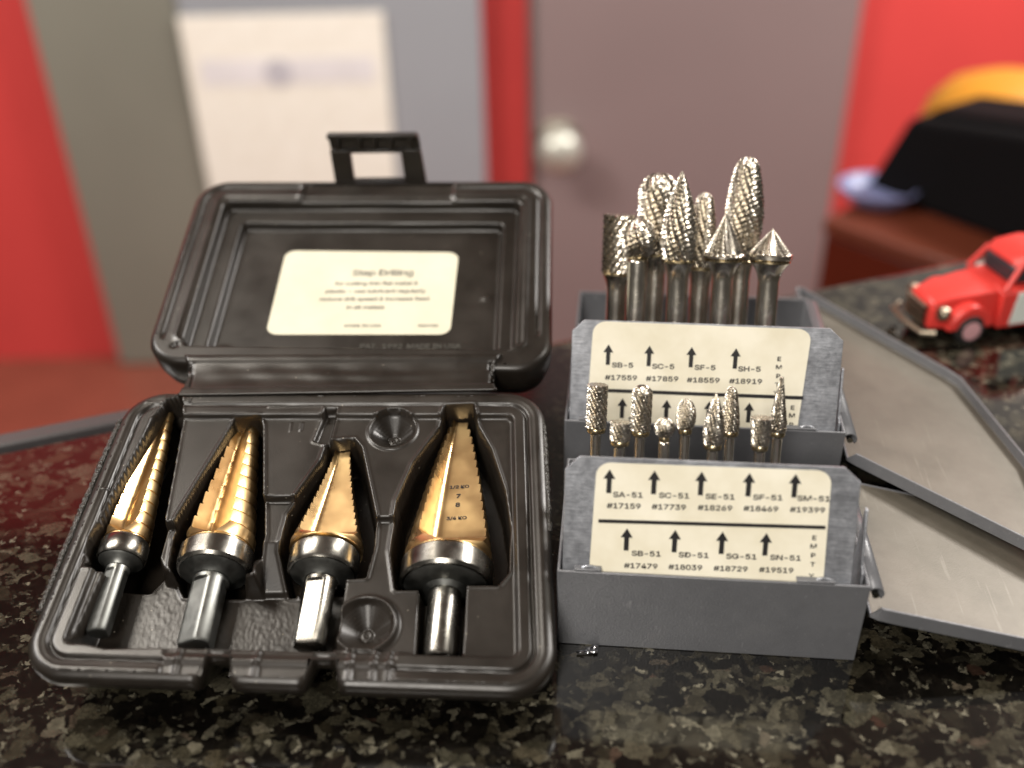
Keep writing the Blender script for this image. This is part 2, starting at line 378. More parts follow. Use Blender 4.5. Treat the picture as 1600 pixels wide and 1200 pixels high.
# ------------------------------------------------------------------ toy pickup on the counter
def toy_truck():
    ang = math.radians(12)
    t = thing('toy_pickup_truck', 'small red and cream vintage toy truck at the right edge of the picture', 'toy truck', loc4(185.5, 412.8, 0, ang) @ Matrix.Scale(.88, 4))
    R_ = plain('red_toy_paint', (.60, .040, .032), .38); Cc = plain('cream_toy_paint', (.62, .66, .62), .3)
    blk = plain('toy_black_rubber', (.012, .012, .012), .6); chrome = m_steel('dull_toy_chrome', (.34, .29, .22), .35, .5)
    def loft(secs, name, mat, bev=.8):
        # secs: (x, halfwidth bottom, halfwidth top, z0, z1)
        v = []; f = []
        for x, wb, wt, z0, z1 in secs:
            v += [(x, -wb, z0), (x, -wb, z0 + (z1 - z0) * .62), (x, -wt, z0 + (z1 - z0) * .9), (x, -wt * .55, z1), (x, wt * .55, z1), (x, wt, z0 + (z1 - z0) * .9), (x, wb, z0 + (z1 - z0) * .62), (x, wb, z0)]
        for i in range(len(secs) - 1):
            for k in range(8): f.append((i * 8 + k, i * 8 + (k + 1) % 8, i * 8 + 8 + (k + 1) % 8, i * 8 + 8 + k))
        f += [tuple(range(8)), tuple(range(len(v) - 8, len(v)))]
        m = MB(); m.add(v, f); return m.build(name, mat, t, 50, bevel=bev, seg=3)
    loft([(2, 9, 8, 8, 20), (4, 11, 10, 7, 23), (14, 12, 11, 7, 25.5), (30, 13.5, 13, 7, 27.5), (38, 14, 13.5, 7, 28)], 'bonnet', R_)
    loft([(38, 17.5, 17, 6, 27.5), (78, 17.5, 17, 6, 27.5), (112, 17, 16.5, 7, 24)], 'body', R_)
    # cab with open windows: posts and roof
    for sy in (-1, 1):
        for a, b in (((39, 27), (47, 39)), ((60, 27), (61, 40)), ((76, 27), (74, 39))):
            MB().tube([(a[0], sy * 16, a[1]), (b[0], sy * 13.5, b[1])], 1.5, 8).build('window_post', R_, t, 50)
    loft([(44.5, 12, 10, 37.5, 39.5), (49, 14.5, 13, 37, 43), (62, 15, 13.5, 37, 44.5), (73, 14.5, 13, 37, 43), (77, 12, 10, 37.5, 39.5)], 'roof', R_)
    m = MB(); m.box(44, 76, -12.5, 12.5, 27.7, 38); m.build('window_glass', plain('dark_toy_glass', (.03, .03, .035), .15), t, bevel=2)
    for sy in (-1, 1):
        m = MB(); m.prism([(44, 8), (78, 8), (78, 26), (46, 26)], 17.6 * sy, 18.7 * sy, lambda p, q: (p[0], q, p[1])); dd = m.build('door', Cc, t, bevel=.4)
        for cx in (22, 92):
            pts = [(cx - 13 + 26 * k / 12., 11 + 10.5 * math.sin(PI * k / 12) ** .8) for k in range(13)]
            m = MB(); m.prism([(cx - 13, 8)] + pts + [(cx + 13, 8)], sy * 8.5, sy * 18.5, lambda p, q: (p[0], q, p[1])); m.build('mudguard', R_, t, 50, bevel=1.6, seg=3)
            wr = MB(); wr.lathe([(3, -3), (7.2, -3), (8, -2), (8, 2), (7.2, 3), (3, 3)], 28)
            wo = wr.build('wheel', blk, t, 40); wo.matrix_local = Matrix.Translation((cx * MM, sy * 16.6 * MM, 8 * MM)) @ Matrix.Rotation(PI / 2, 4, 'X')
            hb = MB(); hb.lathe([(.5, -3.4), (4.9, -3.4), (5.1, 3.4), (.5, 3.9)], 24).build('hub', plain('pinkish_hub', (.55, .30, .32), .3), wo, 40)
        h = MB(); h.lathe([(.5, -2), (3.6, -2), (4.0, 1), (3.2, 2.2), (.5, 2.9)], 20)
        ho = h.build('headlight', chrome, t, 40); ho.matrix_local = Matrix.Translation((7.5 * MM, sy * 13.6 * MM, 17 * MM)) @ Matrix.Rotation(-PI / 2, 4, 'Y')
    g = MB()
    for k in range(5): g.box(-.5, 2.2, -8.5, 8.5, 9 + k * 2.4, 10.3 + k * 2.4)
    g.build('grille', chrome, t)
    MB().tube([(3, -17, 8), (-2.5, -14, 7.5), (-4, 0, 7.3), (-2.5, 14, 7.5), (3, 17, 8)], 1.7, 10).build('bumper', chrome, t)
    MB().box(4, 108, -8, 8, 4.5, 6.8).build('chassis', blk, t)
toy_truck()

# ------------------------------------------------------------------ step drill case
CX = (0.99993762, -0.01116987, 0.0); CY = (0.01082858, 0.96938487, 0.24530739); CN = (-0.00274005, -0.24529208, 0.96944535)
M_CASE = frame((-60.536, 301.404, 46.0), CX, CY, CN)
LX = (0.99918033, -0.04048057, 0.0); LY = (0.03832091, 0.94587332, 0.32226570); LN = (-0.0130455, -0.32200154, 0.94664926)
M_LID = frame((-60.378, 315.557, 49.58), LX, LY, LN)
case = thing('step_drill_case', 'open black plastic hinged case with moulded wells for four step drills', 'tool case', M_CASE)

def heightfield(name, outline, radius, hf, mat, parent, res=.42, rim_in=2.4, shell=((-2.4, 0), (-1.3, -.35), (-.4, -1.2), (0, -2.6), (-.3, -5.5), (-2.2, -8.5), (-6, -12), (-9.5, None), (-11.5, None)), notch=None, zfloor=None):
    P = outline; xs = [p[0] for p in P]; ys = [p[1] for p in P]
    X, Y = np.meshgrid(np.arange(min(xs), max(xs) + res, res), np.arange(min(ys), max(ys) + res, res))
    Q = inset_poly(P, radius)
    def sdo(x, y): return sd_poly(Q, x, y) - radius
    D = sdo(X, Y)
    # snap the vertices close to the rim line onto it
    tgt = -rim_in
    e = .05; gx = (sdo(X + e, Y) - sdo(X - e, Y)) / (2 * e); gy = (sdo(X, Y + e) - sdo(X, Y - e)) / (2 * e)
    near = np.abs(D - tgt) < res * .75
    X2 = np.where(near, X - gx * (D - tgt), X); Y2 = np.where(near, Y - gy * (D - tgt), Y); D = np.where(near, tgt, D)
    Z = hf(X2, Y2, D)
    keepv = D <= tgt + 1e-6
    if notch is not None: keepv &= ~notch(X2, Y2)
    ny, nx = X.shape; idx = np.arange(nx * ny).reshape(ny, nx)
    q = np.stack([idx[:-1, :-1], idx[:-1, 1:], idx[1:, 1:], idx[1:, :-1]], -1).reshape(-1, 4)
    k = keepv.reshape(-1)[q].all(1); q = q[k]
    used, inv = np.unique(q, return_inverse=True); q = inv.reshape(-1, 4)
    V = np.stack([X2.reshape(-1)[used], Y2.reshape(-1)[used], Z.reshape(-1)[used]], 1)
    # shell
    loops = [round_loop(P, radius, o) for o, z in shell]; n = len(loops[0]); base = len(V)
    SV = []
    for (o, z), lp in zip(shell, loops):
        for (x, y) in lp:
            if notch is not None:
                y += notch_shift(x, y)
            if z is None:      # foot of the shell: rests level on the counter although the tray slopes
                zz = (FOOT[1 if o < -10 else 0] - 46.0 - y * .2453) / .9694; SV.append((x, y - zz * .22, zz)); continue
            SV.append((x, y, z - (.02 if o == shell[0][0] else 0)))
    SF = []
    for i in range(len(shell) - 1):
        for k_ in range(n): SF.append((base + i * n + k_, base + i * n + (k_ + 1) % n, base + (i + 1) * n + (k_ + 1) % n, base + (i + 1) * n + k_))
    SF.append(tuple(base + (len(shell) - 1) * n + k_ for k_ in range(n)))
    me = bpy.data.meshes.new(name)
    me.from_pydata((np.vstack([V, np.array(SV)]) * MM).tolist(), [], q.tolist() + [list(f) for f in SF]); me.update()
    me.materials.append(mat); me.shade_smooth()
    o = bpy.data.objects.new(name, me); link(o, parent); return o

FOOT = (1.6, .3)
NOTCHES = ((-27.5, -18.5), (2.0, 11.5))
def notch_shift(x, y):
    if y > -98: return 0
    s = 0
    for a, b in NOTCHES:
        s = max(s, 8.0 * float(sstep(min((x - a + .4) / 1.6, (b - x + .4) / 1.6))))
    return s
def notch_fn(X, Y):
    k = np.zeros(X.shape, bool)
    for a, b in NOTCHES: k |= (X > a + .6) & (X < b - .6) & (Y < -101.6 - (X + 20) * .05)
    return k

W1 = [(-55.2, -1.5), (-59.6, -3), (-62.6, -14), (-66.2, -38), (-69.8, -62), (-71.2, -70), (-70.2, -82), (-53.6, -83), (-50.6, -77), (-50.4, -62.9), (-53.8, -10)]
W2 = [(-34.9, -12.8), (-26.6, -12.4), (-25.5, -16), (-20.8, -50), (-18.6, -66), (-19.3, -84), (-24, -86), (-42, -85), (-45.8, -78), (-47, -66), (-46.2, -60)]
W3 = [(-1.5, -24.5), (6.6, -23.6), (9.4, -28), (16.4, -60), (16.6, -72), (15.0, -85), (-9.0, -86), (-12.6, -72), (-11.6, -57), (-2.8, -34)]
W4 = [(37.6, -8.6), (46.8, -8.2), (48.4, -18), (53, -30), (57.5, -50), (59.2, -67), (58.6, -86), (55.6, -91), (25.2, -90), (22.6, -74), (23.6, -54), (28.0, -36), (36.2, -18)]
FLOOR = [(-63.8, -80), (-51.8, -72), (-48, -80), (-20.5, -86), (-6.5, -86), (9, -80), (8.4, -114.5), (-56, -114), (-67, -110.5)]
S4 = [(32.2, -80), (46.2, -80), (45.4, -117.5), (32.4, -117)]
ASTEP = [(-51.2, -61.8), (-43.6, -62), (-43.0, -82), (-50.5, -82)]
BSTEP = [(-21.4, -50.5), (-9.0, -51), (-8.2, -72), (-19.6, -72)]
BRAMP = [(-19.6, -66), (-8.0, -66), (-6.6, -90), (-17.0, -90)]
CSTEP = [(15.6, -61), (24.4, -61.3), (28.0, -80), (33.0, -84), (33.5, -116), (7.8, -114.5), (9.2, -80)]
CHAN = [(-3.8, -9), (-.2, -9.2), (-1.4, -26), (-6.2, -24)]
grain = np.random.RandomState(3)
SY = .857; SL = .872       # the outlines below were taken in a slightly longer plan
def base_h(X, Y, D):
    Yt = Y; Y = Y / SY
    h = np.zeros_like(X)
    # concentric groove and inner lip, not at hinge; front latch zone is flat
    latch = sstep((X + 39.5) / 1.2) * sstep((27.5 - X) / 1.2) * sstep((-108 - Y) / 3)
    rear = sstep((Y + 10) / 8)
    g = np.exp(-((D + 6.4) / .55) ** 2) * 1.5 + np.exp(-((D + 3.2) / 1.0) ** 2) * -.35
    h -= g * (1 - latch) * (1 - .8 * rear)
    plat = sstep((-D - 10.4) / 1.4); h -= plat * 2.2 * (1 - .5 * rear)
    h += latch * (.7 * np.exp(-((Y + 119.5 + (X + 20) * .05) / 1.6) ** 2) - .5)
    for xr in (21.2, 25.4): h += latch * .9 * np.exp(-((X - xr) / .55) ** 2)
    for xr in (-34.5, -12, 14.5): h += latch * .7 * np.exp(-((X - xr) / .8) ** 2)
    def carve(h, P, depth, wall=.9, bead=0.):
        s = sd_poly(P, X, Y)
        t = sstep(.5 - s / wall)
        if bead: h = h + bead * np.exp(-((s - wall * .9) / .55) ** 2)
        return h * (1 - t) + np.minimum(h, depth) * t
    h = carve(h, ASTEP, -6.5); h = carve(h, BSTEP, -5.5); h = carve(h, CSTEP, -5.0)
    s = sd_poly(BRAMP, X, Y); t = sstep(.5 - s / 1.2); ramp = np.clip(-6.0 + (Y + 70) * .42, -15, -5.5); h = h * (1 - t) + np.minimum(h, ramp) * t
    fl = sd_poly(FLOOR, X, Y); tex = grain.rand(*X.shape); tex = (tex + np.roll(tex, 1, 0) + np.roll(tex, 1, 1) + np.roll(tex, 2, 0)) / 4
    t = sstep(.5 - fl / 1.6); h = h * (1 - t) + np.minimum(h, -14.6 + .16 * tex) * t
    # left shelf beside the first shank and a narrow rib between
    for P, bd in ((W1, .15), (W2, .45), (W3, .45), (W4, .45)): h = carve(h, P, -22.5, 1.1, bd)
    h = carve(h, S4, -14.3, 1.2)
    h = carve(h, CHAN, -4.0, .8, .25)
    for cx, cy, R, dep in ((19.8, -16.4, 7.7, 8.0), (16.7, -89.6, 8.2, 7.8)):
        r = np.hypot(X - cx, Yt - cy); z = -2.2 if cy > -50 else -5.0
        cone = z - dep * (1 - r / R) + .22 * np.sin(r * 7.5) * (r < R * .95)
        boss = np.clip((r - 2.0) / .6, 0, 1); cone = np.where(r < 2.3, z - dep * .72 + .35 * np.cos(r * 5), cone)
        h = np.where(r < R, np.minimum(h, cone), h) + .7 * np.exp(-((r - R - .5) / .5) ** 2)
        if cy < -50: h += 1.6 * np.exp(-((r - R - 1.0) / .8) ** 2)
    # two tick marks and sprue scars
    for (x0, x1, y0, y1, d) in ((-15.6, -14.9, -18.5, -14.5, .5), (-12.0, -11.3, -18.5, -14.5, .5), (-55.5, -51.5, -5.2, -1.9, .7), (-67, -56, -4.4, -3.9, .4), (-72, -67, -48, -47.5, .4)):
        h += d * ((X > x0) & (X < x1) & (Y > y0) & (Y < y1))
    # raised frame line across the rear of the platforms
    for (x0, x1, yy) in ((-24, -4.5, -7.6),): h += .45 * np.exp(-((Y - yy) / .35) ** 2) * ((X > x0) & (X < x1))
    return h
BOUT = [(-73.6, 2.2), (-80.4, -106.5), (72.6, -114.5), (71.6, -1.2)]
heightfield('base_tray', BOUT, 13.5, base_h, M['plastic'], case, notch=notch_fn)
# rough moulded edge along the left and right rims
for side, pts in (('l', [(-74.6, -10), (-75.6, -20.6), (-77.2, -43), (-78.6, -66), (-79.4, -86)]), ('r', [(70.6, -14), (71.2, -20), (71.4, -38), (71.6, -60)])):
    m = MB(); P = []
    for (a, b) in zip(pts[:-1], pts[1:]):
        for k in range(30):
            t = k / 30; P.append((a[0] + (b[0] - a[0]) * t + random.uniform(-.18, .18), a[1] + (b[1] - a[1]) * t, -1.75 + random.uniform(-.16, .16)))
    m.tube(P, [1.0 + random.uniform(-.16, .16) for _ in P], 8).build('rough_edge', M['scuffed'], case, 25)

# hinge strip: thin flexing web between the two halves
nx, ny = 90, 26; V = []; F = []
Mi = M_CASE.inverted() @ M_LID
for j in range(ny):
    t = j / (ny - 1)
    for i in range(nx):
        s = i / (nx - 1)
        a = Vector((-56.5 + 111.8 * s, -1.3, 0)); b = Mi @ (Vector((-58.2 + 114.8 * s, 2.6, 0)) * MM) / MM
        p = a.lerp(b, t); edge = 4 * t * (1 - t)
        z = -1.35 * edge + .55 * math.exp(-((t - .13) / .035) ** 2) + .5 * math.exp(-((t - .9) / .04) ** 2)
        z += .42 * math.exp(-((t - .5 - .05 * math.sin(s * 7)) / .10) ** 2) * math.sin(s * PI) + .10 * math.sin(s * 40 + t * 6) * edge
        if s < .02 or s > .98: p.x += (1 if s < .5 else -1) * 2.2 * edge + random.uniform(-.3, .3)
        V.append((p.x, p.y, p.z + z + .05))
for j in range(ny - 1):
    for i in range(nx - 1): F.append((j * nx + i, j * nx + i + 1, (j + 1) * nx + i + 1, (j + 1) * nx + i))
hs = mesh_obj('hinge_strip', V, [list(f) for f in F], M['plastic'], case, 180)
sm = hs.modifiers.new('solid', 'SOLIDIFY'); sm.thickness = .0012; sm.offset = -1

def lid_h(X, Y, D):
    Y = Y / SL
    h = np.zeros_like(X)
    latch = sstep((X + 30) / 1.5) * sstep((36 - X) / 1.5) * sstep((Y - 95) / 3)
    h -= 1.1 * np.exp(-((D + 5.2) / .7) ** 2) * (1 - latch) * sstep((Y - 12) / 6)
    h += .5 * np.exp(-((D + 10.0) / .9) ** 2)
    for xr in (-29, 35): h += .8 * np.exp(-((X - xr) / .9) ** 2) * sstep((Y - 99) / 3)
    h -= latch * .8
    A_ = [(-60.5, 11), (60, 8), (61.5, 97.5), (-60, 99)]
    B_ = [(-52.5, 12.5), (54.5, 11), (54.5, 89.5), (-52, 90.5)]
    sA = sd_poly(inset_poly([(-60.5, 10), (61, 7), (62, 98), (-60.2, 99.5)], 3) , X, Y) - 3
    t = sstep(.5 - sA / 2.0); h = h * (1 - t) - 4.6 * t
    sB = sd_poly(inset_poly([(-52.8, 11), (54.5, 9.5), (54.8, 88.5), (-52.2, 90)], 2.2), X, Y) - 2.2
    t = sstep(.5 - sB / 1.8); h = h * (1 - t) - 8.4 * t
    r = np.hypot(X + 63.5, Y - 9.5); h -= 1.5 * np.exp(-(r / 1.0) ** 2)
    r = np.hypot(X + 48.5, Y - 14.5); h += .8 * np.exp(-(r / 2.0) ** 2) * (h < -6)
    r = np.hypot(X - 49.5, Y - 44.5); h += .6 * np.exp(-(r / 1.6) ** 2)
    return h
LOUT = [(-74.2, .9), (74.9, -4.2), (75.6, 99.2), (-73.2, 100.8)]
LOUT = LOUT[::1]
def ccw(P):
    a = sum(P[i][0] * P[(i + 1) % len(P)][1] - P[(i + 1) % len(P)][0] * P[i][1] for i in range(len(P)))
    return P if a > 0 else P[::-1]
lid = heightfield('lid', ccw(LOUT), 13.5, lid_h, M['plastic'], case, res=.55, shell=((-2.4, 0), (-1.3, -.35), (-.4, -1.2), (0, -2.4), (-.4, -10), (-2.5, -17), (-8, -19)))
lid.matrix_local = Mi
# label on the lid floor
def rrect(x0, x1, y0, y1, r, k=6):
    out = []
    for cx, cy, a0 in ((x1 - r, y1 - r, 0), (x0 + r, y1 - r, 90), (x0 + r, y0 + r, 180), (x1 - r, y0 + r, 270)):
        for i in range(k + 1):
            a = math.radians(a0 + 90 * i / k); out.append((cx + r * math.cos(a), cy + r * math.sin(a)))
    return out
def skewq(P, x0, x1, y0, y1, q):
    o = []
    for x, y in P:
        s = (x - x0) / (x1 - x0); t = (y - y0) / (y1 - y0)
        o.append(tuple((1 - s) * (1 - t) * q[0][k] + s * (1 - t) * q[1][k] + s * t * q[2][k] + (1 - s) * t * q[3][k] for k in (0, 1)))
    return o
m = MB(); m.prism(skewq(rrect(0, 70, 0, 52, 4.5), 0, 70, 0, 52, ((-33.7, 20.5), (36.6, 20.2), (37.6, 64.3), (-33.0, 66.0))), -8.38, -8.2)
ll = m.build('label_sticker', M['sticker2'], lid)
for body, x, y, sz in (('Step Drilling', 8, 51.5, 5.0), ('for cutting thin flat metal &', 6, 46.2, 3.1), ('plastic - use lubricant regularly', 6, 42.0, 3.1), ('reduce drill speed & increase feed', 6, 37.8, 3.1), ('in all metals', 3, 33.4, 3.1), ('MADE IN USA', 3, 24.0, 2.4), ('PRINTED', 28, 24.0, 2.0)):
    text('lettering', body, sz, M['greyink'], lid, loc4(x, y, -8.17), sx=1.1, align='CENTER')
text('lettering', 'PAT.  1992  MADE IN USA', 3.6, M['embossed'], lid, loc4(3, 13.2, -8.35), sx=1.05, depth=.25)
# latch: upright plate with a window and three ribs
lt = MB()
def LP(p, t): return (p[0], t, p[1])
def LQ(poly, a, b): lt.prism([(x, z_) for x, z_ in poly], a, b, LP)
LQ([(-16.2, -3), (-8.0, -3), (-8.6, 12), (-16.9, 12)], 0, 3.2)
LQ([(13.6, -3), (22.4, -3), (20.8, 12), (12.4, 12)], 0, 3.2)
LQ([(-8.0, -4), (13.6, -4), (13.5, -.9), (-8.1, -.9)], 0, 3.2)
LQ([(-8.6, 10.6), (12.4, 10.6), (12.4, 12), (-8.6, 12)], .2, 3.0)
LQ([(-16.9, 12), (20.8, 12), (20.2, 17.6), (19.4, 18.6), (-17.4, 18.9), (-17.6, 18)], 2.0, 3.2)
LQ([(-17.5, 17.2), (20.2, 17.2), (19.4, 18.7), (-17.4, 19.0)], -1.2, 1.9)
for x in (-14.0, -5.0, 1.2, 8.0, 16.0): lt.box(x, x + 1.5, -.6, 1.95, 12.1, 17.1)
lo = lt.build('latch', M['plastic'], case, bevel=.35)
# it stands upright from the front edge of the lid
LO = (M_LID @ Vector((0, 101 * MM, 0)))
lo.matrix_local = M_CASE.inverted() @ (Matrix.Translation(LO) @ Matrix.Rotation(math.radians(-1.5), 4, 'Z'))

# ------------------------------------------------------------------ step drills
def step_drill(label, tip, end, y_col0, y_col1, r_tip, r_col, r_shank, nstep, V, la, fa, ztop=-9., psi=0., flats=True, curve=1.0, cone_k=.965):
    """axis runs from tip to end in case coordinates; distances along it from the tip"""
    a = Vector((tip[0], tip[1], ztop)); b = Vector((end[0], end[1], ztop)); L = (b - a).length
    ydir = (a - b).normalized(); zdir = Vector((0, 0, 1)); xdir = ydir.cross(zdir)
    m4 = Matrix.Identity(4)
    for r in range(3): m4[r][0] = xdir[r]; m4[r][1] = ydir[r]; m4[r][2] = zdir[r]; m4[r][3] = (a[r]) * MM
    root = thing('step_drill', label, 'step drill', M_CASE @ m4, 'gold step drills lying in the black case')
    c0 = tip[1] - y_col0; c1 = tip[1] - y_col1     # cone end, collar end (distance from tip)
    # cone stations
    st = []
    for i in range(nstep):
        t0 = i / nstep; t1 = (i + 1) / nstep
        Ri = r_tip + (r_col * cone_k - r_tip) * ((i + .6) / nstep) ** curve
        ya, yb = c0 * t0 ** (1.0), c0 * t1
        ch = .10 * (yb - ya)
        gr = .34 if nstep < 14 else .16
        st += [(ya + ch * .5, Ri - gr * .2), (ya + ch, Ri), (yb - ch * 1.1, Ri + .05), (yb - ch * .9, Ri + .05 - gr), (yb - ch * .1, Ri + .05 - gr)]
    st = [(0.0, r_tip * .45), (.35, r_tip * .8)] + st
    NA, NW, NF = 40, 7, 14
    rings = []
    for (y, Rr) in st:
        tt = y / c0; Rs = r_tip + (r_col * cone_k - r_tip) * tt ** curve
        k = max(0, (y - c0 * .86) / (c0 * .14)); k = k * k
        vx, vz = V[0] * Rs, V[1] * Rs
        # scoop: the valley climbs out to the surface at the end of the flute
        dn = Vector((vx, vz)); out_ = Vector((.05, 1)).normalized() * Rs
        vv = dn.lerp(out_ * .985, min(1, k)); vx, vz = vv
        def hit(ang):
            dx_, dz_ = math.cos(ang), math.sin(ang); bq = vx * dx_ + vz * dz_; cq = vx * vx + vz * vz - Rr * Rr
            q = bq * bq - cq
            if cq > 0: 
                s = Rr * .995 / math.hypot(vx, vz); return (vx * s, vz * s)
            s = -bq + math.sqrt(q); return (vx + dx_ * s, vz + dz_ * s)
        hl = hit(math.radians(la)); hr = hit(math.radians(fa))
        a0 = math.atan2(hr[1], hr[0]); a1 = math.atan2(hl[1], hl[0])
        while a1 > a0 - 1e-3: a1 -= 2 * PI       # go clockwise from right wall top round the bottom to the left wall top
        arc = [(Rr * math.cos(a0 + (a1 - a0) * q / NA), Rr * math.sin(a0 + (a1 - a0) * q / NA)) for q in range(NA + 1)]
        if math.hypot(vx, vz) > Rr: s = Rr * .995 / math.hypot(vx, vz); vx, vz = vx * s, vz * s
        wl = [(hl[0] + (vx - hl[0]) * q / NW, hl[1] + (vz - hl[1]) * q / NW) for q in range(1, NW)]
        wf = [(vx + (hr[0] - vx) * q / NF, vz + (hr[1] - vz) * q / NF) for q in range(0, NF)]
        # fillet at the valley
        rowp = wl + wf; n1 = len(wl)
        sm_ = list(rowp)
        for _ in range(3):
            for q in range(1, len(rowp) - 1):
                if abs(q - n1) <= 2: sm_[q] = tuple((rowp[q - 1][c] + rowp[q][c] * 2 + rowp[q + 1][c]) / 4 for c in (0, 1))
            rowp = list(sm_)
        rings.append([(p[0], -y, p[1]) for p in arc + rowp])
    n = len(rings[0]); v = [p for r in rings for p in r]; f = []
    for i in range(len(rings) - 1):
        for q in range(n): f.append((i * n + q, i * n + (q + 1) % n, (i + 1) * n + (q + 1) % n, (i + 1) * n + q))
    v.append((0, -.1, 0)); ci = len(v) - 1
    for q in range(n): f.append((ci, (q + 1) % n, q))
    f.append(tuple(range((len(rings) - 1) * n, len(rings) * n)))
    cone = MB(); cone.add(v, f); co = cone.build('step_cone', M['gold'], root, 28)
    T = Matrix.Rotation(PI / 2, 4, 'X')
    # collar
    k = MB(); k.lathe([(r_col * .5, c0 + .02), (r_col * .93, c0 + .02), (r_col, c0 + 1.0), (r_col, c1 - 1.0), (r_col * .95, c1), (r_col * .6, c1 + .1)], 64)
    ko = k.build('collar', M['collar'], root, 30); ko.matrix_local = T
    k = MB(); k.lathe([(r_col * .5, c1 + .12), (r_col * .9, c1 + .12), (r_col * .82, c1 + .7), (r_shank * 1.35, c1 + 1.3), (r_shank * 1.08, c1 + 2.6), (r_shank * .8, c1 + 2.8)], 64)
    ko = k.build('collar_shoulder', M['oxide'], root, 30); ko.matrix_local = T
    # shank with three flats
    v = []; f = []; N = 60; zs = [c1 + 1.5, c1 + 4.0, c1 + 4.6, L - 1.2, L - .3, L]; rs = [1, 1, 1, 1, .93, .8]
    for z, s in zip(zs, rs):
        for q in range(N):
            th = 2 * PI * q / N; rr = r_shank
            if flats and z > c1 + 4.2:
                for fa_ in (105 + psi, 225 + psi, 345 + psi):
                    c = math.cos(th - math.radians(fa_))
                    if c > .3: rr = min(rr, r_shank * .80 / c)
            v.append((rr * s * math.cos(th), -z, rr * s * math.sin(th)))
    for i in range(len(zs) - 1):
        for q in range(N): f.append((i * N + q, i * N + (q + 1) % N, (i + 1) * N + (q + 1) % N, (i + 1) * N + q))
    f += [tuple(range(N)), tuple(range((len(zs) - 1) * N, len(zs) * N))]
    sk = MB(); sk.add(v, f); sk.build('shank', M['oxide'] if not getattr(step_drill, 'bright', 0) else M['collar'], root, 25)
    return root, co
step_drill('narrow gold step drill, leftmost of the four in the black case', (-61.6, 1.2), (-62.8, -89.6), -57.6, -64.4, 1.7, 7.5, 3.6, 13, (-.34, .0), 140, 42, psi=10, curve=.86, ztop=-7.2)
step_drill('gold step drill with ten wide steps, second from the left in the case', (-32.4, -8.6), (-33.4, -93.8), -59.9, -67.9, 3.8, 11.6, 5.6, 10, (-.40, .0), 128, 46, psi=12)
step_drill.bright = 1
step_drill('short gold step drill with fine steps, between the two recessed cone cups', (2.2, -20.6), (.4, -94.7), -61.2, -69.1, 2.7, 11.0, 5.2, 15, (-.42, .20), 132, 8, psi=-8, curve=1.22, cone_k=1.08)
r4, c4 = step_drill('widest gold step drill, rightmost in the case, with printed flute face', (42.0, -8.0), (38.7, -99.1), -66.1, -74.3, 1.9, 14.4, 5.1, 16, (-.34, .24), 128, 6, flats=False, curve=.73)
for body, y, sz in (('1/2 KO', -30.5, 1.9), ('7', -34.6, 2.5), ('8', -38.2, 2.5), ('3/4 KO', -43.5, 1.9)):
    Rs = 1.9 + (14.4 * .965 - 1.9) * (-y / 58.1) ** .73
    text('etched_lettering', body, sz, M['ink'], c4, loc4(1.9, y, .24 * Rs + (1.9 + .34 * Rs) * math.tan(math.radians(6)) + .12) @ Matrix.Rotation(math.radians(-2.5), 4, 'X') @ Matrix.Rotation(math.radians(-6), 4, 'Y'), sx=1.3, align='CENTER')

